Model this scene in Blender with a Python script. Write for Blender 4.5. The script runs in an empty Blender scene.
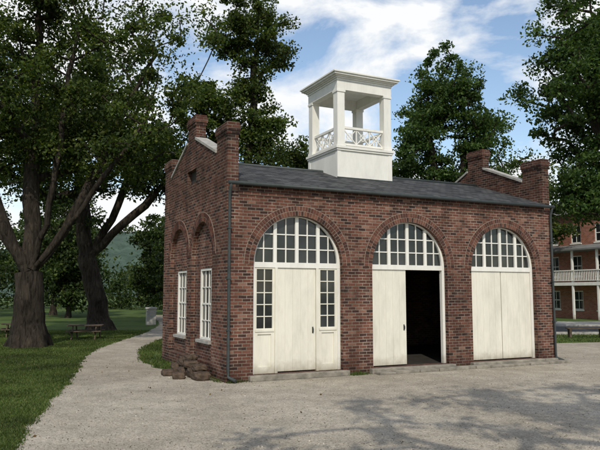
import bpy, math, random
import numpy as np
from mathutils import Vector, Matrix, geometry
import bmesh
random.seed(7)
S=bpy.context.scene
COL=S.collection
S.view_settings.view_transform='Standard'
try: S.view_settings.look='None'
except Exception: pass
S.view_settings.exposure=0

# ------------------------------------------------------------------ materials
class NT:
    def __init__(s,name,rough=0.8,spec=0.3):
        s.m=bpy.data.materials.new(name); s.m.use_nodes=True
        s.t=s.m.node_tree; s.n=s.t.nodes; s.b=s.n['Principled BSDF']; s.out=s.n['Material Output']
        s.b.inputs['Roughness'].default_value=rough
        s.b.inputs['Specular IOR Level'].default_value=spec
    def add(s,k,**kw):
        n=s.n.new(k)
        for a,b in kw.items(): setattr(n,a,b)
        return n
    def link(s,a,b): s.t.links.new(a,b)
    def val(s,sock,v):
        if isinstance(v,bpy.types.NodeSocket): s.link(v,sock)
        else: sock.default_value=v
    def math(s,op,a,b=0.0):
        n=s.add('ShaderNodeMath',operation=op); s.val(n.inputs[0],a); s.val(n.inputs[1],b); return n.outputs[0]
    def mix(s,f,a,b,mode='MIX'):
        n=s.add('ShaderNodeMix',data_type='RGBA',blend_type=mode)
        s.val(n.inputs[0],f)
        for i,v in ((6,a),(7,b)):
            if isinstance(v,tuple): v=(v[0],v[1],v[2],1)
            s.val(n.inputs[i],v)
        return n.outputs[2]
    def ramp(s,f,stops,interp='LINEAR'):
        n=s.add('ShaderNodeValToRGB'); n.color_ramp.interpolation=interp
        e=n.color_ramp.elements
        while len(e)<len(stops): e.new(0.5)
        for i,(p,c) in enumerate(stops):
            if not isinstance(c,tuple): c=(c,c,c)
            e[i].position=p; e[i].color=(c[0],c[1],c[2],1)
        s.link(f,n.inputs[0]); return n.outputs[0]
    def noise(s,scale,detail=4,rough=0.55,vec=None,dist=0.0):
        n=s.add('ShaderNodeTexNoise'); n.inputs['Scale'].default_value=scale
        n.inputs['Detail'].default_value=detail; n.inputs['Roughness'].default_value=rough
        n.inputs['Distortion'].default_value=dist
        if vec is None: vec=s.obj()
        s.link(vec,n.inputs['Vector']); return n.outputs[0]
    def tc(s): 
        if not hasattr(s,'_tc'): s._tc=s.add('ShaderNodeTexCoord')
        return s._tc
    def obj(s): return s.tc().outputs['Object']
    def scaled(s,vec,sc):
        n=s.add('ShaderNodeMapping'); n.inputs['Scale'].default_value=sc; s.link(vec,n.inputs['Vector']); return n.outputs[0]
    def bump(s,h,strength=0.4,dist=0.02):
        n=s.add('ShaderNodeBump'); n.inputs['Strength'].default_value=strength; n.inputs['Distance'].default_value=dist
        s.link(h,n.inputs['Height']); s.link(n.outputs[0],s.b.inputs['Normal'])
    def base(s,c):
        if isinstance(c,tuple): c=(c[0],c[1],c[2],1)
        s.val(s.b.inputs['Base Color'],c)

def brick_mat(name,stops,mortar,w=0.215,h=0.076,msz=0.0085,bs=0.6,grime=True):
    t=NT(name,0.9,0.15)
    uv=t.tc().outputs['UV']
    wob=t.add('ShaderNodeVectorMath',operation='SCALE'); nn=t.add('ShaderNodeTexNoise'); nn.inputs['Scale'].default_value=3.0
    t.link(uv,nn.inputs['Vector']); t.link(nn.outputs['Color'],wob.inputs[0]); wob.inputs['Scale'].default_value=0.02
    ad=t.add('ShaderNodeVectorMath',operation='ADD'); t.link(uv,ad.inputs[0]); t.link(wob.outputs[0],ad.inputs[1])
    v=ad.outputs[0]
    b=t.add('ShaderNodeTexBrick'); t.link(v,b.inputs['Vector'])
    b.offset=0.5; b.offset_frequency=2; b.squash=1.0
    b.inputs['Scale'].default_value=1; b.inputs['Brick Width'].default_value=w; b.inputs['Row Height'].default_value=h
    b.inputs['Mortar Size'].default_value=msz; b.inputs['Mortar Smooth'].default_value=0.3
    sp=t.add('ShaderNodeSeparateXYZ'); t.link(v,sp.inputs[0])
    row=t.math('FLOOR',t.math('DIVIDE',sp.outputs[1],h))
    par=t.math('FLOORED_MODULO',row,2.0)
    off=t.math('MULTIPLY',t.math('SUBTRACT',1.0,par),0.5)
    col=t.math('FLOOR',t.math('ADD',t.math('DIVIDE',sp.outputs[0],w),off))
    cb=t.add('ShaderNodeCombineXYZ'); t.link(col,cb.inputs[0]); t.link(row,cb.inputs[1])
    wn=t.add('ShaderNodeTexWhiteNoise',noise_dimensions='2D'); t.link(cb.outputs[0],wn.inputs['Vector'])
    c=t.ramp(wn.outputs['Value'],stops)
    fine=t.noise(40,4,0.7)
    c=t.mix(0.6,c,t.ramp(fine,[(0.25,0.5),(0.75,1.35)]),'MULTIPLY')
    mo=t.mix(1.0,mortar,t.ramp(t.noise(2.2,4),[(0.3,0.45),(0.7,1.15)]),'MULTIPLY')
    if grime:
        c=t.mix(t.ramp(t.noise(1.7,7,0.75),[(0.54,0.0),(0.8,0.42)]),c,(0.29,0.235,0.20))
    c=t.mix(b.outputs['Fac'],c,mo)
    if grime:
        big=t.noise(0.8,6,0.7,t.scaled(t.obj(),(1,1,0.55)))
        c=t.mix(0.9,c,t.ramp(big,[(0.3,0.42),(0.5,0.88),(0.72,1.15)]),'MULTIPLY')
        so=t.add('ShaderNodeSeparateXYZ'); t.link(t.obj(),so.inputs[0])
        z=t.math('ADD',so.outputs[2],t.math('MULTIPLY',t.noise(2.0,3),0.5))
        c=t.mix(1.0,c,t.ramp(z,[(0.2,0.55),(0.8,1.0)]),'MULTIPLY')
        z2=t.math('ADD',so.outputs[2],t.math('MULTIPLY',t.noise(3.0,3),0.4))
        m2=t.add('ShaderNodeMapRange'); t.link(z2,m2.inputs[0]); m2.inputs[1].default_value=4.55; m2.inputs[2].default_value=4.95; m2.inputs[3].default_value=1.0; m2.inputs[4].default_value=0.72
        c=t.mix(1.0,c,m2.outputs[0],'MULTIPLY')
        st=t.noise(1.0,4,0.6,t.scaled(t.obj(),(3.0,3.0,0.25)))
        c=t.mix(0.6,c,t.ramp(st,[(0.35,0.55),(0.55,1.0)]),'MULTIPLY')
    t.base(c)
    hgt=t.math('ADD',t.math('MULTIPLY',b.outputs['Fac'],-1.0),t.math('ADD',t.math('MULTIPLY',fine,0.5),t.math('MULTIPLY',wn.outputs['Value'],0.35)))
    t.bump(hgt,bs,0.014)
    return t.m
BR=[(0.0,(0.045,0.028,0.025)),(0.2,(0.085,0.041,0.033)),(0.45,(0.13,0.055,0.040)),(0.75,(0.165,0.069,0.048)),(0.93,(0.20,0.091,0.063)),(1.0,(0.26,0.15,0.11))]
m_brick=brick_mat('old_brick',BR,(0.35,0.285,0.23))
m_brick_far=brick_mat('house_brick',[(0,(0.24,0.09,0.055)),(1,(0.38,0.155,0.10))],(0.42,0.32,0.26),grime=False)

t=NT('arch_brick',0.9,0.15)
g=t.add('ShaderNodeNewGeometry')
c=t.ramp(g.outputs['Random Per Island'],[(0,(0.045,0.028,0.025)),(0.3,(0.088,0.041,0.032)),(0.7,(0.14,0.06,0.043)),(1,(0.19,0.088,0.06))])
c=t.mix(0.6,c,t.ramp(t.noise(35,4,0.7),[(0.25,0.5),(0.75,1.3)]),'MULTIPLY'); c=t.mix(0.8,c,t.ramp(t.noise(1.3,5,0.7),[(0.35,0.55),(0.65,1.15)]),'MULTIPLY'); t.base(c); t.bump(t.noise(50),0.4,0.01)
m_arch=t.m
def noisy(name,a,b,scale,rough=0.85,bs=0.3,bscale=None,bd=0.01,spec=0.3,stretch=None):
    t=NT(name,rough,spec)
    v=t.obj()
    if stretch: v=t.scaled(v,stretch)
    n=t.noise(scale,5,0.6,v)
    t.base(t.ramp(n,[(0.3,a),(0.7,b)]))
    t.bump(t.noise(bscale or scale*4,4,0.6,v),bs,bd)
    return t.m
m_mortar=noisy('lime_mortar',(0.2,0.16,0.13),(0.31,0.25,0.2),6)
def paint(name,col,dirt=0.8):
    t=NT(name,0.55,0.3)
    n=t.noise(3.0,5,0.65,t.scaled(t.obj(),(1,1,0.35)))
    n2=t.noise(60,3,0.6,t.scaled(t.obj(),(1,1,0.06)))
    c=t.mix(1.0,col,t.ramp(n,[(0.3,dirt),(0.6,1.0)]),'MULTIPLY')
    c=t.mix(0.5,c,t.ramp(n2,[(0.3,0.85),(0.6,1.0)]),'MULTIPLY')
    so=t.add('ShaderNodeSeparateXYZ'); t.link(t.obj(),so.inputs[0])
    z=t.math('ADD',so.outputs[2],t.math('MULTIPLY',t.noise(5.0,4),0.4))
    c=t.mix(1.0,c,t.ramp(z,[(0.25,(0.5,0.46,0.4)),(0.62,(1,1,1))]),'MULTIPLY')
    t.base(c); t.bump(n2,0.15,0.004); return t.m
m_cream=paint('cream_paint',(0.75,0.72,0.62),0.83)
m_white=paint('white_paint',(0.78,0.765,0.71),0.87)
mg=NT('dark_glass',0.08,0.5); c=mg.ramp(mg.noise(1.3,2),[(0.35,(0.012,0.014,0.015)),(0.7,(0.04,0.045,0.045))]); mg.base(c); mg.bump(mg.noise(2.5,1),0.12,0.02); m_glass=mg.m
m_iron=noisy('dark_iron',(0.03,0.035,0.035),(0.055,0.06,0.06),8,0.5,0.1)
m_pipe=noisy('downspout_metal',(0.03,0.036,0.036),(0.05,0.06,0.06),5,0.5,0.1)
m_stone=noisy('weathered_stone',(0.13,0.12,0.10),(0.32,0.29,0.24),4,0.95,0.5,22,0.02)
m_coping=noisy('pale_coping_stone',(0.24,0.23,0.21),(0.42,0.40,0.37),5,0.9,0.3)
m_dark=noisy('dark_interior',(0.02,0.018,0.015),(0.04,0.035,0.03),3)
m_log=noisy('rough_timber',(0.04,0.028,0.02),(0.12,0.085,0.06),6,0.95,0.6,30,0.02)
m_wood=noisy('bench_wood',(0.05,0.035,0.025),(0.11,0.08,0.055),6,0.85,0.3)
m_seamroof=noisy('grey_metal_roof',(0.12,0.12,0.12),(0.2,0.2,0.19),2)
def shingle():
    t=NT('slate_roof',0.85,0.2)
    uv=t.tc().outputs['UV']
    b=t.add('ShaderNodeTexBrick'); t.link(uv,b.inputs['Vector']); b.inputs['Scale'].default_value=1
    b.inputs['Brick Width'].default_value=0.24; b.inputs['Row Height'].default_value=0.16; b.inputs['Mortar Size'].default_value=0.008
    b.inputs['Color1'].default_value=(0.026,0.027,0.029,1); b.inputs['Color2'].default_value=(0.09,0.09,0.091,1); b.inputs['Mortar'].default_value=(0.012,0.012,0.013,1)
    c=t.mix(0.7,b.outputs['Color'],t.ramp(t.noise(1.5,5,0.7),[(0.3,0.6),(0.7,1.35)]),'MULTIPLY')
    t.base(c)
    sp=t.add('ShaderNodeSeparateXYZ'); t.link(uv,sp.inputs[0])
    saw=t.math('FRACT',t.math('DIVIDE',sp.outputs[1],0.16))
    h=t.math('SUBTRACT',t.math('MULTIPLY',saw,-0.8),b.outputs['Fac']); t.bump(h,0.9,0.03); return t.m
m_slate=shingle()
def bark(name,a,b):
    t=NT(name,0.95,0.1)
    v=t.scaled(t.obj(),(1,1,0.2))
    n=t.noise(8,7,0.75,v,0.7)
    c=t.ramp(n,[(0.36,a),(0.66,b)])
    c=t.mix(0.7,c,t.ramp(t.noise(0.9,3),[(0.35,0.55),(0.65,1.25)]),'MULTIPLY')
    t.base(c); t.bump(n,1.0,0.12); return t.m
m_bark=bark('tree_bark',(0.014,0.011,0.009),(0.085,0.07,0.055))
def leafmat(name,stops,trans=0.35):
    t=NT(name,0.6,0.2)
    g=t.add('ShaderNodeNewGeometry')
    c=t.ramp(g.outputs['Random Per Island'],stops)
    c=t.mix(0.9,c,t.ramp(t.noise(0.5,3,0.55),[(0.35,0.5),(0.65,1.35)]),'MULTIPLY')
    t.base(c)
    tr=t.add('ShaderNodeBsdfTranslucent'); 
    c2=t.mix(1.0,c,(1.5,1.45,0.5),'MULTIPLY'); t.link(c2,tr.inputs[0])
    ms=t.add('ShaderNodeMixShader'); ms.inputs[0].default_value=trans
    t.link(t.b.outputs[0],ms.inputs[1]); t.link(tr.outputs[0],ms.inputs[2]); t.link(ms.outputs[0],t.out.inputs[0])
    return t.m
m_leaf=leafmat('summer_leaves',[(0,(0.02,0.04,0.010)),(0.5,(0.052,0.084,0.018)),(0.9,(0.092,0.124,0.026)),(1,(0.14,0.155,0.04))],0.42)
m_leafd=leafmat('dark_leaves',[(0,(0.014,0.029,0.009)),(0.6,(0.038,0.064,0.016)),(1,(0.07,0.096,0.022))],0.3)
m_leafr=leafmat('fresh_leaves',[(0,(0.019,0.045,0.013)),(0.5,(0.046,0.088,0.022)),(1,(0.088,0.136,0.036))],0.4)
m_blade=leafmat('grass_blades',[(0,(0.035,0.06,0.015)),(0.5,(0.07,0.108,0.025)),(0.93,(0.11,0.142,0.04)),(1,(0.2,0.18,0.08))],0.3)
def grassm():
    t=NT('lawn_soil',0.95,0.1)
    n=t.noise(0.35,6,0.65); n2=t.noise(14,4,0.7)
    c=t.ramp(n,[(0.3,(0.045,0.075,0.022)),(0.55,(0.08,0.12,0.035)),(0.75,(0.12,0.13,0.05))])
    c=t.mix(0.7,c,t.ramp(n2,[(0.3,0.55),(0.7,1.3)]),'MULTIPLY'); t.base(c); t.bump(n2,0.6,0.03); return t.m
m_grass=grassm()
def gravelm():
    t=NT('gravel_surface',0.95,0.1)
    big=t.noise(0.25,6,0.6,None,0.5); mid=t.noise(1.8,7,0.72); fine=t.noise(60,3,0.7)
    c=t.ramp(big,[(0.3,(0.30,0.265,0.215)),(0.5,(0.40,0.355,0.29)),(0.7,(0.47,0.425,0.355))])
    c=t.mix(0.85,c,t.ramp(mid,[(0.3,0.66),(0.65,1.1)]),'MULTIPLY')
    v=t.add('ShaderNodeTexVoronoi'); v.inputs['Scale'].default_value=48; t.link(t.obj(),v.inputs['Vector'])
    g=t.add('ShaderNodeRGBToBW'); t.link(v.outputs['Color'],g.inputs[0])
    c=t.mix(0.75,c,t.ramp(g.outputs[0],[(0.1,0.55),(0.5,1.0),(0.9,1.35)]),'MULTIPLY')
    t.base(c); t.bump(t.math('ADD',t.math('MULTIPLY',mid,5.0),t.math('ADD',fine,t.math('MULTIPLY',v.outputs['Distance'],-1.0))),0.6,0.02); return t.m
m_gravel=gravelm()
m_asph=noisy('asphalt',(0.045,0.045,0.047),(0.07,0.07,0.07),3,0.9,0.3,60)
m_litter=leafmat('fallen_leaves',[(0,(0.07,0.045,0.02)),(0.6,(0.16,0.10,0.04)),(1,(0.25,0.2,0.08))],0.1)
m_peb=leafmat('loose_pebbles',[(0,(0.12,0.10,0.08)),(0.6,(0.28,0.24,0.19)),(1,(0.5,0.46,0.4))],0.0)
m_hill=noisy('wooded_hill',(0.03,0.055,0.04),(0.075,0.115,0.085),0.09,1.0,1.0,0.2,4.0)  # blue-green tint: distance haze put into the hill's own colour

# ------------------------------------------------------------------ mesh tools
def empty(name,loc,rotz,label,cat,group=None):
    o=bpy.data.objects.new(name,None); COL.objects.link(o); o.location=loc; o.rotation_euler=(0,0,rotz)
    o["label"]=label; o["category"]=cat
    if group: o["group"]=group
    o.empty_display_size=0.3
    return o
class MB:
    def __init__(s): s.v=[]; s.f=[]; s.sm=set()
    def quadbox(s,p):
        b=len(s.v); s.v+=[tuple(q) for q in p]
        s.f+=[(b,b+3,b+2,b+1),(b+4,b+5,b+6,b+7),(b,b+1,b+5,b+4),(b+1,b+2,b+6,b+5),(b+2,b+3,b+7,b+6),(b+3,b,b+4,b+7)]
    def box(s,x0,x1,y0,y1,z0,z1):
        s.quadbox([(x0,y0,z0),(x1,y0,z0),(x1,y1,z0),(x0,y1,z0),(x0,y0,z1),(x1,y0,z1),(x1,y1,z1),(x0,y1,z1)])
    def beam(s,a,b,w,d,up=(0,0,1)):
        a=Vector(a); b=Vector(b); t=(b-a).normalized(); upv=Vector(up)
        if abs(t.dot(upv))>0.98: upv=Vector((0,1,0))
        n=t.cross(upv).normalized(); m=n.cross(t).normalized()
        n*=w/2; m*=d/2
        s.quadbox([a-n-m,a+n-m,a+n+m,a-n+m,b-n-m,b+n-m,b+n+m,b-n+m])
    def tube(s,pts,r,k=10):
        pts=[Vector(p) for p in pts]; rings=[]
        for i,p in enumerate(pts):
            t=(pts[min(i+1,len(pts)-1)]-pts[max(i-1,0)]).normalized()
            ref=Vector((0,0,1)) if abs(t.z)<0.8 else Vector((1,0.2,0))
            n=t.cross(ref).normalized(); m=n.cross(t)
            rr=r[i] if isinstance(r,(list,tuple)) else r
            rings.append(len(s.v)); s.v+=[tuple(p+(n*math.cos(2*math.pi*j/k)+m*math.sin(2*math.pi*j/k))*rr) for j in range(k)]
        for i in range(len(pts)-1):
            a,b=rings[i],rings[i+1]
            for j in range(k):
                s.f.append((a+j,a+(j+1)%k,b+(j+1)%k,b+j)); s.sm.add(len(s.f)-1)
        s.f.append(tuple(rings[0]+j for j in range(k))[::-1]); s.f.append(tuple(rings[-1]+j for j in range(k)))
    def plate(s,outer,holes,axis,d0,d1):
        loops=[outer]+holes
        tris=geometry.tessellate_polygon([[Vector((a,b,0)) for a,b in l] for l in loops])
        flat=[p for l in loops for p in l]; n=len(flat); b0=len(s.v)
        def mp(a,b,d):
            return (a,d,b) if axis=='y' else ((d,a,b) if axis=='x' else (a,b,d))
        s.v+=[mp(a,b,d0) for a,b in flat]+[mp(a,b,d1) for a,b in flat]
        for t3 in tris:
            s.f.append(tuple(b0+i for i in t3)); s.f.append(tuple(b0+n+i for i in reversed(t3)))
        o=b0
        for l in loops:
            k=len(l)
            for i in range(k):
                j=(i+1)%k; s.f.append((o+i,o+j,o+n+j,o+n+i))
            o+=k
    def build(s,name,mat,parent=None,uv='box',label=None,bevel=0.0,**props):
        me=bpy.data.meshes.new(name); me.from_pydata(s.v,[],s.f)
        for i in s.sm: me.polygons[i].use_smooth=True
        bm=bmesh.new(); bm.from_mesh(me); bmesh.ops.recalc_face_normals(bm,faces=bm.faces); bm.to_mesh(me); bm.free()
        me.materials.append(mat)
        ul=me.uv_layers.new(name='UVMap')
        for p in me.polygons:
            n=p.normal; ax=max(range(3),key=lambda i:abs(n[i]))
            for li in p.loop_indices:
                co=me.vertices[me.loops[li].vertex_index].co
                if uv=='slope': u_=(co.x,co.y*1.065)
                elif ax==0: u_=(co.y+30,co.z+1.008)
                elif ax==1: u_=(co.x+30,co.z+1.008)
                else: u_=(co.x+30,co.y+30)
                ul.data[li].uv=u_
        o=bpy.data.objects.new(name,me); COL.objects.link(o)
        if parent: o.parent=parent
        if label: o["label"]=label
        for k,v in props.items(): o[k]=v
        if bevel:
            md=o.modifiers.new('bevel','BEVEL'); md.width=bevel; md.segments=2; md.limit_method='ANGLE'
        return o
def np_mesh(name,V,F,mat,parent=None,smooth=False,**props):
    V=np.ascontiguousarray(V,dtype=np.float32); F=np.ascontiguousarray(F,dtype=np.int32)
    me=bpy.data.meshes.new(name); me.vertices.add(len(V)); me.vertices.foreach_set('co',V.ravel())
    me.loops.add(F.size); me.loops.foreach_set('vertex_index',F.ravel())
    me.polygons.add(len(F)); me.polygons.foreach_set('loop_start',np.arange(len(F),dtype=np.int32)*F.shape[1])
    me.update(calc_edges=True)
    if smooth: me.polygons.foreach_set('use_smooth',np.ones(len(F),dtype=bool))
    me.materials.append(mat)
    o=bpy.data.objects.new(name,me); COL.objects.link(o)
    if parent: o.parent=parent
    for k,v in props.items(): o[k]=v
    return o

# ------------------------------------------------------------------ camera
H=2.1
cam=bpy.data.cameras.new('camera'); co=bpy.data.objects.new('camera',cam); COL.objects.link(co)
co.location=(0,0,H); co.rotation_euler=(math.radians(90+5.85),0,0); cam.lens=39.24; cam.sensor_width=36; cam.clip_end=4000; cam.clip_start=0.1
S.camera=co
# ------------------------------------------------------------------ light
sv=Vector((0.02,-1.0,0)).normalized(); EL=math.radians(42)
sun_dir=Vector((sv.x*math.cos(EL),sv.y*math.cos(EL),math.sin(EL)))
ld=bpy.data.lights.new('sun','SUN'); ld.energy=3.0; ld.angle=math.radians(0.5); ld.color=(1,0.93,0.80)
lo=bpy.data.objects.new('sun',ld); COL.objects.link(lo); lo.rotation_euler=sun_dir.to_track_quat('Z','Y').to_euler()
W=bpy.data.worlds.new('World'); S.world=W; W.use_nodes=True; wt=W.node_tree; wn=wt.nodes
bg=wn['Background']; sky=wn.new('ShaderNodeTexSky'); sky.sky_type='NISHITA'; sky.sun_disc=False
sky.sun_elevation=EL; sky.sun_rotation=math.atan2(sv.x,sv.y); sky.air_density=1.15; sky.dust_density=0.35; sky.ozone_density=1.4
tcw=wn.new('ShaderNodeTexCoord'); mp=wn.new('ShaderNodeMapping'); mp.inputs['Scale'].default_value=(1,1,1.9); mp.inputs['Location'].default_value=(0.35,0.2,0.0)
wt.links.new(tcw.outputs['Generated'],mp.inputs[0])
nz=wn.new('ShaderNodeTexNoise'); nz.inputs['Scale'].default_value=4.2; nz.inputs['Detail'].default_value=9; nz.inputs['Roughness'].default_value=0.56; nz.inputs['Distortion'].default_value=0.3
wt.links.new(mp.outputs[0],nz.inputs['Vector'])
rp=wn.new('ShaderNodeValToRGB'); e=rp.color_ramp.elements; e[0].position=0.45; e[0].color=(0.03,0.03,0.03,1); e[1].position=0.585; e[1].color=(1,1,1,1)
wt.links.new(nz.outputs[0],rp.inputs[0])
mx=wn.new('ShaderNodeMix'); mx.data_type='RGBA'; wt.links.new(rp.outputs[0],mx.inputs[0]); 
wt.links.new(sky.outputs[0],mx.inputs[6]); mx.inputs[7].default_value=(6.5,6.6,6.7,1)
wt.links.new(mx.outputs[2],bg.inputs[0]); bg.inputs[1].default_value=0.15

# ------------------------------------------------------------------ ground
def jitter(pts,step=0.5,amp=0.12,seed=1):
    r=random.Random(seed); out=[]
    for i in range(len(pts)-1):
        a=Vector(pts[i]); b=Vector(pts[i+1]); n=max(1,int((b-a).length/step))
        for k in range(n):
            p=a.lerp(b,k/n)
            if k: p+=Vector((r.uniform(-amp,amp),r.uniform(-amp,amp)))
            out.append((p.x,p.y))
    out.append(tuple(pts[-1])); return out
def smooth(pts):
    out=[pts[0]]
    for i in range(len(pts)-1):
        a=Vector(pts[i]); b=Vector(pts[i+1]); out+= [tuple(a.lerp(b,.25)),tuple(a.lerp(b,.75))]
    return out+[pts[-1]]
L=[(-1.0,-20),(-2.2,3),(-3.85,9),(-4.6,12),(-5.5,16),(-7.0,21.5),(-7.75,26.4),(-7.9,34),(-9.5,46),(-14,60)]
R=[(-12,60),(-7.6,46),(-6.3,34),(-6.2,30),(-5.9,24.1),(-4.9,20.5),(-3.83,17.9),(-2.4,17.3)]
Lj=jitter(smooth(smooth(L)),0.3,0.09,2); Rj=jitter(smooth(R),0.35,0.08,3)
Pg=Lj+Rj+[(3,22),(8.6,24.5)]+jitter([(9,27),(16,28.5),(60,30)],0.8,0.08,4)+[(60,-20)]
def flat_poly(name,poly,z,mat,**p):
    tris=geometry.tessellate_polygon([[Vector((a,b,0)) for a,b in poly]])
    me=bpy.data.meshes.new(name); me.from_pydata([(a,b,z) for a,b in poly],[],[tuple(t3) for t3 in tris])
    for q in me.polygons:
        if q.normal.z<0: q.flip()
    me.materials.append(mat); o=bpy.data.objects.new(name,me); COL.objects.link(o)
    for k,v in p.items(): o[k]=v
    return o
flat_poly('ground',[(-2500,-1500),(2500,-1500),(2500,3000),(-2500,3000)],0,m_grass,kind='structure')
flat_poly('gravel_path',Pg,0.004,m_gravel,kind='structure')
flat_poly('road',[(8,33),(70,33),(70,40.5),(8,40.5)],0.004,m_asph,kind='structure')
b=MB(); b.box(8,70,32.82,33.0,0,0.13); b.box(8,70,40.5,40.68,0,0.13); b.build('kerb',m_coping,kind='structure')
b=MB(); b.box(10,70,40.68,44.5,0,0.125); b.build('pavement',m_coping,kind='structure')

# ------------------------------------------------------------------ engine house
BL,BD,WH,T=10.52,5.9,4.69,0.28
bld=empty('brick_fire_engine_house',(-1.740,15.469,0),math.radians(25.95),'small old brick engine house with three arched doorways and white cupola','building')
def arch_pts(cx,zs,r,n=28,a0=0,a1=math.pi): return [(cx+r*math.cos(a0+(a1-a0)*i/n),zs+r*math.sin(a0+(a1-a0)*i/n)) for i in range(n+1)]
def arch_open(cx,r,z0,zs,n=28): return [(cx-r,z0),(cx+r,z0)]+arch_pts(cx,zs,r,n)
CX=[1.92,5.28,8.60]; RR=1.23; ZS=2.77; Z0=0.14
b=MB()
b.plate([(T,0),(BL-T,0),(BL-T,WH),(T,WH)],[arch_open(c,RR,Z0,ZS) for c in CX],'y',0,T)
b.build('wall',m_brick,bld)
b=MB(); b.box(T+.0,BL-T,-0.02,-0.0005,4.45,4.53); b.box(T,BL-T,-0.04,-0.0005,4.53,4.69); b.build('brick_cornice',m_brick,bld)
PY0,PY1,PW=2.62,3.38,0.8
def prof(z0=0): return [(0,z0),(BD,z0),(BD,6.0),(BD-PW,6.0),(BD-PW,5.6),(PY1,6.33),(PY1,6.82),(PY0,6.82),(PY0,6.33),(PW,5.6),(PW,6.0),(0,6.0)]
RC=[(1.95,0.90),(4.2,0.90)]
b=MB(); b.plate(prof(),[arch_open(c,r,0.35,3.05) for c,r in RC]+[[(2.55,5.1),(3.4,5.1),(3.4,5.5),(2.55,5.5)]],'x',0,0.12)
b.plate(prof(),[[(c-.48,0.86),(c+.48,0.86),(c+.48,2.72),(c-.48,2.72)] for c,r in RC],'x',0.123,T)
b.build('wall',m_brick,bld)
b=MB(); b.plate(prof(),[],'x',BL-T,BL); b.build('wall',m_brick,bld)
b=MB(); b.box(T,BL-T,BD-T,BD,0,WH+.2); b.build('wall',m_brick,bld)
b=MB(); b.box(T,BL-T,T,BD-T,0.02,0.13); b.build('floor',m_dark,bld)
for x0,x1 in ((0,T),(BL-T,BL)):
    for y0,y1,z in ((0,PW,6.0),(BD-PW,BD,6.0),(PY0,PY1,6.82)):
        b=MB(); b.box(x0-.025,x1+.025,y0-.025,y1+.025,z-.09,z-.015); b.box(x0-.045,x1+.045,y0-.045,y1+.045,z-.015,z+.14)
        b.box(x0-.025,x1+.025,y0-.025,y1+.025,z+.14,z+.21)
        b.build('parapet_cap',m_brick,bld,bevel=.012)
    for (ya,za),(yb,zb) in (((PW+.02,5.6),(PY0-.02,6.32)),((PY1+.02,6.32),(BD-PW-.02,5.6))):
        b=MB(); b.quadbox([(x0-.04,ya,za-.01),(x1+.04,ya,za-.01),(x1+.04,yb,zb-.01),(x0-.04,yb,zb-.01),(x0-.04,ya,za+.06),(x1+.04,ya,za+.06),(x1+.04,yb,zb+.06),(x0-.04,yb,zb+.06)])
        b.build('coping',m_coping,bld)
def arch_ring(plane,cx,zs,r0,rings,face,out,name='brick_arch'):
    b=MB()
    def mp(a,z,d): return (a,face-d,z) if plane=='y' else (face-d,a,z)
    for k in range(rings):
        ra=r0+k*0.125+0.004; rb=ra+0.112; n=int(math.pi*(ra+rb)/2/0.078)
        for i in range(n):
            a0=math.pi*(i+0.07)/n; a1=math.pi*(i+0.93)/n; dd=out+random.uniform(-.003,.004)
            p=[]
            for d in (-0.02,dd):
                for a,r in ((a0,ra),(a1,ra),(a1,rb),(a0,rb)): p.append(mp(cx+r*math.cos(a),zs+r*math.sin(a),d))
            b.quadbox(p)
    o=b.build(name,m_arch,bld)
    m=MB(); n=40; ro=r0+rings*0.125+.004
    outer=arch_pts(cx,zs,ro,n); inner=arch_pts(cx,zs,r0,n)[::-1]
    m.plate(outer+inner,[],plane,face-0.008,face+0.02)
    m.build('mortar_bed',m_mortar,o)
for c in CX: arch_ring('y',c,ZS,RR,2,0,0.012)
for c,r in RC: arch_ring('x',c,3.05,r,2,0,0.012)
def fan(c,zt=ZS,yf=0.13):
    b=MB()
    r=RR-0.001
    b.plate(arch_open(c,r,zt-.07,ZS+0.0),[ [(c-r+.085,zt+.06),(c+r-.085,zt+.06)]+arch_pts(c,ZS+0.06,r-.085)[1:-1] ],'y',yf,yf+.11)
    ri=r-.06
    for k,x in enumerate((-.60,0,.60)):
        top=ZS+.06+math.sqrt(ri*ri-x*x)-.03
        b.box(c+x-.045,c+x+.045,yf+.012,yf+.09,zt+.055,top)
    for x in (-.9,-.3,.3,.9):
        top=ZS+.06+math.sqrt(max(.01,ri*ri-x*x))-.03
        b.box(c+x-.014,c+x+.014,yf+.03,yf+.075,zt+.055,top)
    for zz in (.40,.76):
        xx=math.sqrt(ri*ri-zz*zz)-.02
        b.box(c-xx,c+xx,yf+.033,yf+.072,ZS+zz-.014+.0,ZS+zz+.014)
    o=b.build('fanlight',m_white,bld)
    gmb=MB(); gmb.plate(arch_open(c,r-.03,zt,ZS,24),[],'y',yf+.06,yf+.066); gmb.build('glass',m_glass,o)
    return o
for c in CX: fan(c)
for c in CX:
    for xa,xb in ((c-RR+.001,c-RR+.085),(c+RR-.085,c+RR-.001)):
        b=MB(); b.box(xa,xb,.13,.24,Z0,ZS-.072); b.build('door_frame',m_white,bld)
def leaf(x0,x1,y=.165,z0=Z0+.03,z1=ZS-.075,n=5,handle=None):
    b=MB(); w=(x1-x0)/n
    for i in range(n):
        b.box(x0+i*w+.0022,x0+(i+1)*w-.0022,y+random.uniform(-.001,.001),y+.045,z0,z1)
    b.box(x0+.01,x1-.01,y+.006,y+.05,z0+.005,z1-.005)
    o=b.build('door',m_cream,bld)
    if handle is not None:
        h=MB(); h.tube([(handle,y-.002,1.1),(handle,y-.045,1.11),(handle,y-.05,1.15),(handle,y-.045,1.19),(handle,y-.002,1.20)],.009,8)
        h.box(handle-.018,handle+.018,y-.008,y-.002,1.07,1.23)
        h.build('handle',m_iron,o)
    return o
c=CX[0]
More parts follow.
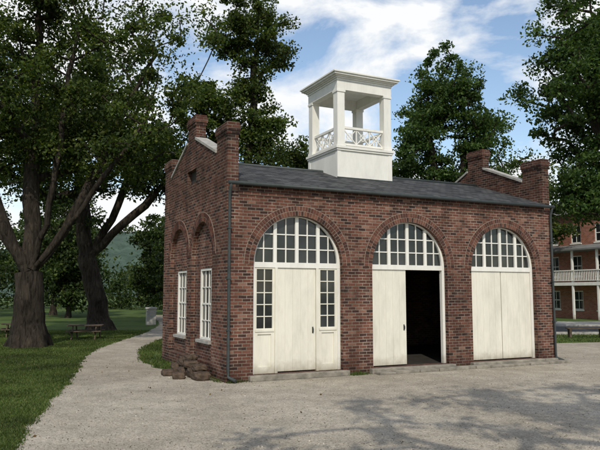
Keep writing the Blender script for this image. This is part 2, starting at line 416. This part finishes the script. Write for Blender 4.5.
def sidelight(x0,x1):
    b=MB(); y=.15; z0,z1=1.22,2.66
    out=[(x0,Z0+.001),(x1,Z0+.001),(x1,ZS-.072),(x0,ZS-.072)]
    b.plate(out,[[(x0+.06,z0),(x1-.06,z0),(x1-.06,z1),(x0+.06,z1)],[(x0+.09,.30),(x1-.09,.30),(x1-.09,1.08),(x0+.09,1.08)]],'y',y,y+.06)
    b.box(x0+.08,x1-.08,y+.03,y+.05,.28,1.1)
    b.box(x0+.02,x1-.02,y-.02,y-.001,1.14,1.19)
    xm=(x0+x1)/2; b.box(xm-.013,xm+.013,y+.012,y+.045,z0,z1)
    for i in range(1,5):
        zz=z0+(z1-z0)*i/5; b.box(x0+.06,x1-.06,y+.014,y+.043,zz-.012,zz+.012)
    o=b.build('sidelight_window',m_cream,bld)
    gg=MB(); gg.box(x0+.05,x1-.05,y+.032,y+.038,z0-.01,z1+.01); gg.build('glass',m_glass,o)
sidelight(c-RR+.087,c-.605); sidelight(c+.605,c+RR-.087)
for xa in (c-.603,c+.535):
    b=MB(); b.box(xa,xa+.068,.12,.24,Z0,ZS-.072); b.build('door_post',m_cream,bld)
leaf(c-.53,c+.53,n=5,handle=c+.45)
c=CX[1]; leaf(c-RR+.09,c-.06,n=5,handle=c-.14)
b=MB()
for i in range(5): b.box(c+RR+.03+i*.22,c+RR+.245+i*.22,T+.03,T+.075,.2,2.69)
b.build('door',m_cream,bld,label='open door leaf folded back inside')
c=CX[2]; leaf(c-RR+.09,c-.012,n=5); leaf(c+.012,c+RR-.09,n=5)
for c in CX:
    b=MB(); b.box(c-RR-.12,c+RR+.12,-.16,.27,0.0,.135); b.build('doorstep',m_stone,bld,bevel=.02)
b=MB()
x=CX[1]-1.3
while x<BL-.2:
    w=random.uniform(.5,.9); b.box(x,x+w-.012,-.40+random.uniform(-.03,.03),-.165,0,.07+random.uniform(-.015,.02)); x+=w
x=CX[2]+1.37
b.box(x,BL+.1,-.15,-.001,0,.13)
b.build('foundation_stone',m_stone,bld,bevel=.015)
for c,r in RC:
    b=MB(); x=.16; z0,z1=.92,2.70; a0,a1=c-.478,c+.478
    b.plate([(a0,.862),(a1,.862),(a1,2.718),(a0,2.718)],[[(a0+.07,z0),(a1-.07,z0),(a1-.07,z1-.04),(a0+.07,z1-.04)]],'x',.135,.24)
    for i in (1,2): yy=a0+.07+(a1-a0-.14)*i/3; b.box(.165,.2,yy-.012,yy+.012,z0,z1-.04)
    for i in range(1,4):
        zz=z0+(z1-.04-z0)*i/4; w=.022 if i==2 else .012; b.box(.162,.203,a0+.07,a1-.07,zz-w,zz+w)
    o=b.build('window',m_white,bld)
    gg=MB(); gg.box(.19,.196,a0+.05,a1-.05,z0-.01,z1); gg.build('glass',m_glass,o)
    s=MB(); s.box(.03,.24,c-.56,c+.56,.78,.858); s.build('window_sill',m_coping,o)
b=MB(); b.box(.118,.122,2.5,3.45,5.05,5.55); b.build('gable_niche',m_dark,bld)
RZ=5.78; YC=BD/2
b=MB()
def slope(ya,za,yb,zb,th=.07):
    b.quadbox([(T+.002,ya,za),(BL-T-.002,ya,za),(BL-T-.002,yb,zb),(T+.002,yb,zb),(T+.002,ya,za+th),(BL-T-.002,ya,za+th),(BL-T-.002,yb,zb+th),(T+.002,yb,zb+th)])
slope(-.12,WH+.005,YC,RZ-.07); slope(YC,RZ-.07,BD+.1,WH+.005)
b.build('roof',m_slate,bld,uv='slope')
b=MB(); b.tube([(T,YC,RZ+.01),(BL-T,YC,RZ+.01)],.05,8); b.build('roof_ridge',m_pipe,bld)
b=MB(); b.tube([(-.02,-.15,WH+.01),(BL+.02,-.15,WH+.01)],.05,10); b.build('gutter',m_pipe,bld)
for x in (.045,BL-.045):
    b=MB(); b.tube([(x,-.15,WH+.01),(x,-.12,WH-.10),(x,-.065,WH-.24),(x,-.06,WH-.4),(x,-.06,.3),(x,-.09,.14),(x+.12,-.26,.06)],.038,10)
    for z in (1.2,2.4,3.6): b.box(x-.045,x+.06,-.105,-.001,z,z+.03)
    b.build('downspout',m_pipe,bld)
# ---- cupola
sx0,sx1,ty0,ty1=4.15,6.05,2.0,3.9
cup=MB(); cup.box(sx0,sx1,ty0,ty1,5.1,6.30)
cup.box(sx0-.04,sx1+.04,ty0-.04,ty1+.04,6.30,6.36); cup.box(sx0-.07,sx1+.07,ty0-.07,ty1+.07,6.36,6.43)
for (a,bb,cc,d) in ((sx0-.015,sx0+.11,ty0-.015,ty0+.11),(sx1-.11,sx1+.015,ty0-.015,ty0+.11),(sx0-.015,sx0+.11,ty1-.11,ty1+.015),(sx1-.11,sx1+.015,ty1-.11,ty1+.015)): cup.box(a,bb,cc,d,5.15,6.29)
cu=cup.build('cupola',m_white,bld,label='white wooden belfry cupola with open sides')
f=MB(); f.box(sx0-.03,sx1+.03,ty0-.05,ty0-.016,5.30,5.49); f.build('flashing',m_pipe,cu)
pw=.25
for x in (sx0+.0,sx1-pw):
    for y in (ty0,ty1-pw):
        b=MB(); b.box(x,x+pw,y,y+pw,6.43,8.16); b.box(x-.02,x+pw+.02,y-.02,y+pw+.02,6.431,6.53); b.box(x-.022,x+pw+.022,y-.022,y+pw+.022,8.09,8.159)
        b.build('post',m_white,cu)
def rail(p0,p1):
    p0=Vector(p0); p1=Vector(p1); b=MB(); d=(p1-p0)
    def P(f,z): q=p0+d*f; return (q.x,q.y,z)
    b.beam(P(0,7.03),P(1,7.03),.09,.07); b.beam(P(0,6.52),P(1,6.52),.07,.06)
    for f in (1/3,2/3): b.beam(P(f,6.55),P(f,7.0),.035,.035)
    for i in range(3):
        b.beam(P(i/3+.01,6.56),P((i+1)/3-.01,6.99),.022,.03); b.beam(P(i/3+.01,6.99),P((i+1)/3-.01,6.56),.026,.03)
        mid=(i+.5)/3
        z0=6.775; r=.10; L_=d.length
        pts=[P(mid+r*math.cos(a)/L_,z0+r*math.sin(a)) for a in [2*math.pi*k/12 for k in range(13)]]
        for k in range(12): b.beam(pts[k],pts[k+1],.02,.022)
    b.build('railing',m_white,cu)
m_=.12
rail((sx0+pw,ty0+m_,0),(sx1-pw,ty0+m_,0)); rail((sx0+pw,ty1-m_,0),(sx1-pw,ty1-m_,0))
rail((sx0+m_,ty0+pw,0),(sx0+m_,ty1-pw,0)); rail((sx1-m_,ty0+pw,0),(sx1-m_,ty1-pw,0))
b=MB()
b.plate([(sx0-.01,ty0-.01),(sx1+.01,ty0-.01),(sx1+.01,ty1+.01),(sx0-.01,ty1+.01)],[[(sx0+.22,ty0+.22),(sx1-.22,ty0+.22),(sx1-.22,ty1-.22),(sx0+.22,ty1-.22)]],'z',8.16,8.44)
b.box(sx0-.03,sx1+.03,ty0-.03,ty1+.03,8.442,8.50)
for g_,z,z2 in ((.07,8.50,8.54),(.12,8.54,8.575),(.18,8.575,8.63),(.22,8.63,8.67)): b.box(sx0-g_,sx1+g_,ty0-g_,ty1+g_,z,z2)
b.build('cornice',m_white,cu)
b=MB(); g_=.14; cxm,cym=(sx0+sx1)/2,(ty0+ty1)/2
b.quadbox([(sx0-g_,ty0-g_,8.671),(sx1+g_,ty0-g_,8.671),(sx1+g_,ty1+g_,8.671),(sx0-g_,ty1+g_,8.671),(cxm-.6,cym-.6,8.91),(cxm+.6,cym-.6,8.91),(cxm+.6,cym+.6,8.91),(cxm-.6,cym+.6,8.91)])
b.build('cupola_roof',m_white,cu)

# ------------------------------------------------------------------ rough blocks beside the side wall
def Bw(s,t,z=0):
    v=Matrix.Rotation(math.radians(25.95),4,'Z')@Vector((s,t,0)); return Vector((-1.74+v.x,15.469+v.y,z))
rs=random.Random(5)
for i,(s_,t_,z_,lx,ly,lz) in enumerate([(-.35,.75,0,.36,.5,.2),(-.3,1.3,0,.4,.4,.24),(-.42,1.85,0,.34,.5,.2),(-.35,2.45,0,.4,.45,.26),(-.75,1.25,0,.3,.45,.16),(-.32,1.0,.2,.3,.42,.15),(-.35,1.6,.22,.34,.5,.16),(-.33,2.2,.22,.32,.4,.16),(-.85,1.95,0,.28,.42,.15),(-.3,3.0,0,.34,.42,.2),(-.3,1.85,.37,.26,.4,.13)]):
    bm=bmesh.new(); bmesh.ops.create_cube(bm,size=1); bmesh.ops.subdivide_edges(bm,edges=bm.edges,cuts=3,use_grid_fill=True)
    for v in bm.verts:
        k=1-.16*max(0,v.co.length-.62)/.25
        v.co=Vector((v.co.x*lx,v.co.y*ly,v.co.z*lz))*k+Vector((rs.uniform(-1,1),rs.uniform(-1,1),rs.uniform(-1,1)))*.014
        v.co.z+=lz*.47
    me=bpy.data.meshes.new('stone_block'); bm.to_mesh(me); bm.free(); me.materials.append(m_log)
    o=bpy.data.objects.new('stone_block',me); COL.objects.link(o); o.location=Bw(s_,t_,z_); o.rotation_euler=(0,0,math.radians(25.95)+rs.uniform(-.3,.3))
    o["label"]='rough dark brown block piled against the brick side wall'; o["category"]='stone'; o["group"]='rough blocks piled by the wall'

# ------------------------------------------------------------------ trees
def segs(P0,P1,R0,R1,k):
    D=P1-P0; ln=np.linalg.norm(D,axis=1,keepdims=True)+1e-9; D=D/ln
    ref=np.tile(np.array([[0.31,0.95,0.05]]),(len(D),1)); 
    U=np.cross(D,ref); U/=np.linalg.norm(U,axis=1,keepdims=True)+1e-9; Vv=np.cross(D,U)
    a=np.arange(k)*2*np.pi/k; ca,sa=np.cos(a),np.sin(a)
    ring=U[:,None,:]*ca[None,:,None]+Vv[:,None,:]*sa[None,:,None]
    A=P0[:,None,:]-D[:,None,:]*(R0*0.15)[:,None,None]+ring*R0[:,None,None]; B=P1[:,None,:]+D[:,None,:]*(R1*0.25)[:,None,None]+ring*R1[:,None,None]
    V=np.concatenate([A,B],axis=1).reshape(-1,3)
    base=(np.arange(len(D))*2*k)[:,None]; j=np.arange(k)[None,:]; jn=(np.arange(k)+1)[None,:]%k
    F=np.stack([base+j,base+jn,base+k+jn,base+k+j],axis=-1).reshape(-1,4)
    return V,F
def leaves(C,n,rad,size,rng,flat=.65):
    N=len(C)*n
    d=rng.normal(size=(N,3)); d/=np.linalg.norm(d,axis=1,keepdims=True)
    rr=rng.rand(N,1)**.6*1.12
    cr=np.repeat(rad*(.5+1.0*rng.rand(len(C))),n)[:,None]
    an=np.repeat(.55+.9*rng.rand(len(C),3),n,axis=0)
    off=d*rr*cr*an; off[:,2]*=flat; off[:,2]-=0.14*cr[:,0]*np.linalg.norm(off[:,:2],axis=1)
    P=np.repeat(C,n,axis=0)+off
    nrm=rng.normal(size=(N,3))*np.array([1,1,.9])+np.array([0,0,.5]); nrm/=np.linalg.norm(nrm,axis=1,keepdims=True)
    a=rng.normal(size=(N,3)); a-=nrm*np.sum(a*nrm,axis=1,keepdims=True); a/=np.linalg.norm(a,axis=1,keepdims=True); bb=np.cross(nrm,a)
    s=(size*(.6+.8*rng.rand(N)))[:,None]
    V=np.stack([P-a*s*.62,P+bb*s*.36-a*s*.05,P+a*s*.62,P-bb*s*.36-a*s*.05],axis=1).reshape(-1,3)
    F=np.arange(N*4).reshape(-1,4)
    return V,F
def make_tree(label,pos,trunk,tr,limbs,ells,nleaf,crad,lsize,seed,mleaf=m_leaf,cat='tree',group=None,flare=.5,pw_=.52):
    rng=np.random.RandomState(seed)
    e=empty('tree',pos,0,label,cat,group)
    P=[];par=[]
    def addpath(pts,start,step=.55,wob=.08):
        cur=start
        for i in range(len(pts)-1):
            a=np.array(pts[i],float); c=np.array(pts[i+1],float); n=max(1,int(np.linalg.norm(c-a)/step))
            for k in range(1,n+1):
                P.append(a+(c-a)*k/n+rng.normal(size=3)*wob*.5); par.append(cur); cur=len(P)-1
        return cur
    P.append(np.array(trunk[0],float)); par.append(-1)
    top=addpath(trunk,0,.4,.04); ntr=len(P)
    for l in limbs:
        pts=[np.array(trunk[-1],float)]+[np.array(q,float) for q in l]
        for _ in range(2):
            o=[pts[0]]
            for i in range(len(pts)-1): o+=[pts[i]*.75+pts[i+1]*.25,pts[i]*.25+pts[i+1]*.75]
            pts=o+[pts[-1]]
        addpath(pts,top,.6,.1)
    C=[]
    for (cx,cy,cz,rx,ry,rz,n) in ells:
        d=rng.normal(size=(n,3)); d/=np.linalg.norm(d,axis=1,keepdims=True); r=rng.rand(n,1)**.42
        C.append(np.array([cx,cy,cz])+d*r*np.array([rx,ry,rz])*(1+.2*rng.normal(size=(n,1))*(rng.rand(n,1)>.55)))
    C=np.concatenate(C); tp=P[top]; C=C[np.argsort(np.linalg.norm(C-tp,axis=1))]
    for p in C:
        A=np.array(P[max(0,ntr-1):]); d=np.linalg.norm(A-p,axis=1)+.9*np.maximum(0,A[:,2]-p[2]+.2)
        i=int(np.argmin(d))+max(0,ntr-1); a=P[i]; dist=np.linalg.norm(p-a); n=max(1,int(dist/.6))
        dirp=a-P[par[i]] if par[i]>=0 else np.array([0,0,1.]); dirp=dirp/(np.linalg.norm(dirp)+1e-9)
        ctl=a+dirp*dist*.35+np.array([0,0,.12*dist]); cur=i
        for k in range(1,n+1):
            tt=k/n; q=(1-tt)**2*a+2*(1-tt)*tt*ctl+tt*tt*p+rng.normal(size=3)*.05
            P.append(q); par.append(cur); cur=len(P)-1
    P=np.array(P); par=np.array(par); cnt=np.zeros(len(P)); has=np.zeros(len(P),bool); has[par[par>=0]]=True
    cnt[~has]=1
    for i in range(len(P)-1,0,-1): cnt[par[i]]+=cnt[i]
    rad=np.maximum(.014,tr*(cnt/cnt[0])**pw_)
    z=P[:,2]-trunk[0][2]; rad[:ntr]*=1+flare*np.exp(-np.maximum(z[:ntr],0)/.45)
    rad[:ntr]*=1-.12*np.clip(z[:ntr]/max(.1,trunk[-1][2]),0,1)
    idx=np.arange(1,len(P)); big=rad[idx]>.14
    Vs=[];Fs=[];o=0
    for sel,k in ((idx[big],16),(idx[~big],5)):
        if len(sel)==0: continue
        r1=rad[sel]; r0=np.minimum(rad[par[sel]],r1*1.25+.01)
        istr=sel<ntr; r0[istr]=rad[par[sel]][istr]
        V,F=segs(P[par[sel]],P[sel],r0,r1,k)
        if k==16:
            ang=np.arctan2(V[:,1]-P[0][1],V[:,0]-P[0][0]); low=np.clip((3.0-V[:,2])/1.2,0,1)
            f=1+ (.16*np.exp(-V[:,2]/.6)+.05)*np.sin(ang*5+V[:,2]*.6+seed)*low+.025*np.sin(ang*11+V[:,2]*1.3)*low
            V[:,0]=P[0][0]+(V[:,0]-P[0][0])*f; V[:,1]=P[0][1]+(V[:,1]-P[0][1])*f
        Vs.append(V);Fs.append(F+o);o+=len(V)
    np_mesh('trunk',np.concatenate(Vs),np.concatenate(Fs),m_bark,e,True)
    V,F=leaves(C,nleaf,crad,lsize,rng)
    np_mesh('crown',V,F,mleaf,e)
    return e
make_tree('huge old shade tree with forked limbs on the lawn',(-10.4,25.4,0),[(0,0,-.1),(-.05,0,1.2),(-.1,0,2.7)],.58,
 [[(-1.0,-.3,4.6),(-1.9,-1,7.5),(-3.0,-1,12)],[(-.2,.3,5),(-.3,.5,9),(-.1,0,14)],[(.7,-.4,4.9),(1.1,-.6,8),(1.6,-.3,13)],[(1.3,.3,4.8),(2.5,.6,7.6),(4.6,.4,12)],[(1.4,-.6,4.3),(2.8,-1.2,6.0),(4.6,-1.2,8.6)],[(-1.5,.6,4.3),(-3.0,.8,7),(-4.5,0,10)]],
 [(-2.2,0,11.5,4.4,4.5,4.4,195),(2.6,.5,8.1,3.3,3,2.0,76),(-4.5,0,8.0,3,3,2.2,46),(3.8,0,12.0,3.4,2.5,2.8,44),(-.5,0,8.3,3,3,1.6,30),(1.4,0,14,3,3,1.5,28)],225,.70,.115,11,pw_=.62)
make_tree('tall old tree with leaning trunk beside the gravel path',(-11.1,36.6,0),[(0,0,-.1),(-.2,0,1.5),(-.8,0,4.0)],.56,
 [[(-1.2,0,6.5),(-1.5,0,11),(-1,0,16)],[(.6,.3,6.5),(1.8,0,10),(3,0,15)],[(1.5,-.5,6),(4,-.6,8.5),(6,0,11)]],
 [(-1,0,12.5,4.6,4.5,4.6,135),(3.6,0,9.5,3,3,2.4,62),(-4,0,9,3.5,3,3,50)],160,.9,.17,12,m_leafd,pw_=.6)
make_tree('tall leafy tree standing behind the engine house',(-3.3,34.5,0),[(0,0,-.1),(.1,0,4),(.2,0,7.5)],.34,
 [[(-.6,0,10),(-1.4,0,13)],[(.8,0,11),(.9,0,15),(1.1,0,19)]],
 [(-1.4,0,11.4,2.0,2.0,1.7,52),(.9,0,16.6,1.75,1.8,2.4,50),(2.0,0,14.9,1.0,1,1.2,12),(-.5,0,15.6,1.2,1.2,1.0,14),(.8,0,13.2,1.1,1,1.2,16),(1.4,0,10.8,1.7,1.8,1.3,32),(2.9,0,9.2,1.4,1.6,.9,18),(.2,0,8.7,2.6,2,1.2,30),(-2.4,.5,13,1.0,1,.8,9)],200,.62,.14,13)
make_tree('round leafy tree standing behind the slate roof',(9.2,40,0),[(0,0,-.1),(0,0,4),(0,0,7)],.36,
 [[(-1,0,10),(-1.2,0,14)],[(1,0,10),(1.4,0,14)]],
 [(-.1,0,14.6,2.2,2.2,2.9,72),(-1.7,0,12.4,1.6,1.8,1.8,30),(2.1,0,12.2,1.8,2.0,2.0,42),(-2.0,0,9.9,1.9,2,2.0,38),(1.4,0,9.3,2.6,2,1.5,38)],190,.7,.155,14,m_leafr)
make_tree('dense shade tree overhanging the gravel forecourt',(16.0,28.5,0),[(0,0,-.1),(-.1,0,2.5),(-.2,0,4.5)],.5,
 [[(-1.5,0,7),(-3,0,9.5),(-4,0,13)],[(.5,0,8),(.4,0,14)],[(-2.2,-.3,6),(-4,-.6,7.5)]],
 [(-2.4,0,10.8,3.7,3.6,3.3,165),(-2.2,0,14,3.3,3,2.6,74),(-2.4,0,6.8,2.3,2.4,1.5,72),(2.5,0,10,3,3.5,4,50)],215,.68,.13,15,m_leafr)
for k,(x,y,sc_,sd) in enumerate([(17.5,52,1,21),(.2,50,.92,22),(6.5,56,.8,23)]):
    make_tree('leafy tree rising beyond the roof line',(x,y,0),[(0,0,-.1),(0,0,4)],.35,[[(0,0,8)],[(1,0,7)]],
     [(0,0,9.8*sc_,3.3,3,3.4*sc_,70),(2,0,7.5,2.2,2,2,20)],150,.85,.21,sd,m_leaf if k!=1 else m_leafd,group='trees beyond the roof')
mid=[(-29,52,1.0,31),(-22.5,60,1.0,32),(-12.5,62,.85,33),(-33,64,1.15,34),(-8.2,50,.66,35),(-19,54,.7,36)]
for k,(x,y,sc_,sd) in enumerate(mid):
    make_tree('dark leafy tree at the far edge of the lawn',(x,y,0),[(0,0,-.1),(.1,0,2)],.26*sc_,[[(-.4,0,6*sc_)],[(1,0,6*sc_)]],
     [(0,0,8.2*sc_,4*sc_,3.4,3.6*sc_,80),(0,0,4.2*sc_,4.2*sc_,3,2.6*sc_,55)],150,.85,.23,sd,m_leafd,group='trees at the far edge of the lawn')
make_tree('spreading shade tree at the edge of the forecourt',(10,-2,0),[(0,0,-.1),(0,0,5)],.4,[[(-2,0,8),(-3,0,11)],[(2,0,9)]],
 [(-3.8,0,11.4,6.5,4.4,2.2,84),(2.5,0,10,3.5,3,2.5,30)],130,.62,.15,41)
make_tree('spreading shade tree on the lawn',(-11,-1.5,0),[(0,0,-.1),(0,0,5)],.4,[[(1,0,8),(2,0,11)]],
 [(1.2,0,10.5,4.0,4.6,3,95)],120,.85,.18,42)
rng=np.random.RandomState(99)
n=900; X=rng.uniform(-85,75,n); Y=rng.uniform(76,96,n); q=X/Y
top=8.5+2.5*np.sin(X*.13)+1.5*np.sin(X*.41+1); top=np.where((q>-.315)&(q<-.235),5.0,top)
Z=top*rng.rand(n)**.8
V,F=leaves(np.stack([X,Y,Z],1),110,1.8,.36,rng,.8)
np_mesh('far_woodland',V,F,m_leafd,None,kind='stuff')
nx,ny=260,16; V=[]
for j in range(ny):
    for i in range(nx):
        x=-600+1200*i/(nx-1); y=260+22*j; h=(1-math.cos(min(1,j/8)*math.pi))/2
        z=h*(36+9*math.sin(x*.011+1.2)+4*math.sin(x*.037))+ (rng.rand()*3.6 if j else 0)
        if j>8: z*=1-(j-8)/10
        V.append((x,y,z))
F=[(j*nx+i,j*nx+i+1,(j+1)*nx+i+1,(j+1)*nx+i) for j in range(ny-1) for i in range(nx-1)]
np_mesh('hill',np.array(V),np.array(F),m_hill,None,True,kind='structure')

# ------------------------------------------------------------------ grass blades & pebbles
def inpoly(X,Y,poly):
    poly=np.array(poly); ins=np.zeros(len(X),bool); j=len(poly)-1
    for i in range(len(poly)):
        xi,yi=poly[i]; xj,yj=poly[j]
        if yi!=yj:
            c=((yi>Y)!=(yj>Y))&(X<(xj-xi)*(Y-yi)/(yj-yi)+xi); ins^=c
        j=i
    return ins
def blades(N,fx,y0,y1,seed,hmin=.018,hmax=.055):
    r=np.random.RandomState(seed); Y=y0+(y1-y0)*r.rand(N)**1.5; x0,x1=fx(Y); X=x0+(x1-x0)*r.rand(N)
    keep=~inpoly(X+r.normal(size=N)*.06,Y,Pg)
    lx=math.cos(math.radians(-25.95))*(X+1.74)-math.sin(math.radians(-25.95))*(Y-15.469); ly=math.sin(math.radians(-25.95))*(X+1.74)+math.cos(math.radians(-25.95))*(Y-15.469)
    keep&=~((lx>-.05)&(lx<BL+.1)&(ly>-.1)&(ly<BD+.1)); X=X[keep];Y=Y[keep];n=len(X)
    a=r.rand(n)*2*np.pi; w=(.004+.0003*Y)*(1+r.rand(n)); h=hmin+(hmax-hmin)*r.rand(n); h*=1+Y*.012
    ln=r.normal(size=(n,2))*.025
    A=np.stack([X-np.cos(a)*w,Y-np.sin(a)*w,np.zeros(n)],1); B=np.stack([X+np.cos(a)*w,Y+np.sin(a)*w,np.zeros(n)],1); C=np.stack([X+ln[:,0],Y+ln[:,1],h],1)
    return np.stack([A,B,C],1).reshape(-1,3)
V=[blades(270000,lambda Y:(-.5*Y-1.5,-.15*Y-1.6),8,36,1),blades(15000,lambda Y:(-6.5+0*Y,-2+0*Y),16.5,30,2,.03,.09),blades(9000,lambda Y:(9+0*Y,17+0*Y),26.5,32.8,3)]
r=np.random.RandomState(12); n=2600; s_=np.where(r.rand(n)<.35,-r.rand(n)*.18-.01,r.choice([.2,3.45,3.6,6.75,6.95,10.2],n)+r.normal(size=n)*.14); side=s_<0
t_=np.where(side,r.rand(n)*5.9,-.02-r.rand(n)**2*.2)
ca,sa=math.cos(math.radians(25.95)),math.sin(math.radians(25.95))
X=-1.74+ca*s_-sa*t_; Y=15.469+sa*s_+ca*t_; a=r.rand(n)*6.28; w=.007; h=.03+.09*r.rand(n)**2; ln=r.normal(size=(n,2))*.03
V.append(np.stack([np.stack([X-np.cos(a)*w,Y-np.sin(a)*w,0*X],1),np.stack([X+np.cos(a)*w,Y+np.sin(a)*w,0*X],1),np.stack([X+ln[:,0],Y+ln[:,1],h],1)],1).reshape(-1,3))
V=np.concatenate(V)
np_mesh('grass',V,np.arange(len(V)).reshape(-1,3),m_blade,None,kind='stuff')
r=np.random.RandomState(4); n=5000; Y=8.5+14*r.rand(n)**1.5; X=(-.5+r.rand(n))*1.1*Y
kp=inpoly(X,Y,Pg); X=X[kp];Y=Y[kp]
C=np.stack([X,Y,np.full(len(X),.010)],1)
V,F=leaves(C,1,.003,.022,r,.1); np_mesh('loose_pebbles',V,F,m_peb,None,kind='stuff')
r=np.random.RandomState(6); n=60; Y=9+14*r.rand(n); X=-.45*Y+r.rand(n)**1.6*.5*Y
C=np.stack([X,Y,np.full(n,.02)],1)
V,F=leaves(C,1,.01,.045,r,.2); np_mesh('fallen_leaf_litter',V,F,m_litter,None,kind='stuff')

# ------------------------------------------------------------------ bench, picnic table, pillar
def bench(loc,rot,L_=1.5,label='low weathered wooden bench standing on the grass'):
    e=empty('bench',loc,rot,label,'bench')
    b=MB(); 
    for k in range(3): b.box(-L_/2,L_/2,-.21+k*.145,-.21+k*.145+.13,.41,.455)
    b.build('seat',m_wood,e)
    for x in (-L_/2+.15,L_/2-.15):
        b=MB(); b.box(x-.05,x+.05,-.19,.19,.34,.408); b.box(x-.045,x+.045,-.17,-.09,0,.34); b.box(x-.045,x+.045,.09,.17,0,.34); b.build('leg',m_wood,e)
    return e
bench((13.2,30.6,0),-.1,1.7,'low dark wooden bench on grass near the road')
def picnic(loc,rot):
    e=empty('picnic_table',loc,rot,'dark wooden picnic table with attached benches on the lawn','table',group='picnic tables on the lawn')
    b=MB()
    for k in range(5): b.box(-.75,.75,-.36+k*.146,-.36+k*.146+.135,.60,.64)
    b.build('table_top',m_wood,e)
    for y in (-.68,.42):
        b=MB(); b.box(-.75,.75,y,y+.125,.36,.40); b.box(-.75,.75,y+.135,y+.26,.36,.40); b.build('seat',m_wood,e)
    for x in (-.5,.5):
        b=MB(); b.beam((x,-.25,.595),(x,-.6,0),.05,.09); b.beam((x+.052,.25,.595),(x+.052,.6,0),.05,.09); b.box(x-.076,x-.027,-.66,.66,.30,.356); b.build('leg',m_wood,e)
picnic((-9.6,29.6,0),.15); picnic((-13.2,31,0),.4)
e=empty('stone_pier',(-9.6,42.5,0),.3,'square pale stone gate pier beside the path','pier')
b=MB(); b.box(-.3,.3,-.3,.3,0,1.0); b.build('shaft',m_coping,e,bevel=.02); b=MB(); b.box(-.36,.36,-.36,.36,1.001,1.12); b.build('cap',m_coping,e,bevel=.02)

# ------------------------------------------------------------------ house across the road
he=empty('brick_row_house',(20.6,56,0),math.atan2(-12,5.5),'red brick three storey house with white two level porch','house')
HL,HD,HH=22,8,8.4
wins=[]
for i in range(9):
    x=1.0+i*2.35
    for z0,z1 in ((.7,2.2),(3.35,5.0),(6.0,7.4)): wins.append((x,x+1.0,z0,z1))
b=MB(); b.plate([(0,0),(HL,0),(HL,HH),(0,HH)],[[(a,c),(bb,c),(bb,d),(a,d)] for a,bb,c,d in wins],'y',0,.3)
b.build('wall',m_brick_far,he)
b=MB(); b.box(0,.3,.3,HD,0,HH); b.build('wall',m_brick_far,he); b=MB(); b.box(HL-.3,HL,.3,HD,0,HH); b.build('wall',m_brick_far,he); b=MB(); b.box(.3,HL-.3,HD-.3,HD,0,HH); b.build('wall',m_brick_far,he)
for a,bb,c,d in wins:
    f=MB(); f.plate([(a+.001,c+.001),(bb-.001,c+.001),(bb-.001,d-.001),(a+.001,d-.001)],[[(a+.08,c+.08),(bb-.08,c+.08),(bb-.08,d-.08),(a+.08,d-.08)]],'y',.05,.14)
    f.box(a+.08,bb-.08,.07,.12,(c+d)/2-.03,(c+d)/2+.03); f.box((a+bb)/2-.02,(a+bb)/2+.02,.08,.12,c+.08,d-.08)
    f.box(a-.08,bb+.08,-.06,.0,c-.1,c-.001)
    o=f.build('window',m_white,he); g=MB(); g.box(a+.05,bb-.05,.10,.105,c+.05,d-.05); g.build('glass',m_glass,o)
b=MB(); b.box(0,HL,-1.7,-.002,2.6,2.85); b.build('porch_floor',m_white,he)
b=MB(); b.box(0,HL,-1.75,-1.65,3.72,3.8); b.box(0,HL,-1.73,-1.67,2.95,3.0)
k=0.0
while k<HL: b.box(k,k+.05,-1.72,-1.68,3.0,3.72); k+=.16
b.build('railing',m_white,he)
k=.1
while k<HL:
    p=MB(); p.box(k,k+.14,-1.68,-1.54,0,2.6); p.box(k,k+.14,-1.68,-1.54,2.851,5.3); p.build('post',m_white,he); k+=2.35
b=MB(); b.quadbox([(0,-1.95,5.3),(HL,-1.95,5.3),(HL,-.002,5.3),(0,-.002,5.3),(0,-1.95,5.42),(HL,-1.95,5.42),(HL,-.002,5.85),(0,-.002,5.85)]); b.build('porch_roof',m_seamroof,he)
b=MB(); b.quadbox([(-.3,-.35,HH),(HL+.3,-.35,HH),(HL+.3,HD+.3,HH),(-.3,HD+.3,HH),(-.3,HD/2-.1,HH+2.4),(HL+.3,HD/2-.1,HH+2.4),(HL+.3,HD/2+.1,HH+2.4),(-.3,HD/2+.1,HH+2.4)]); b.build('roof',m_seamroof,he)
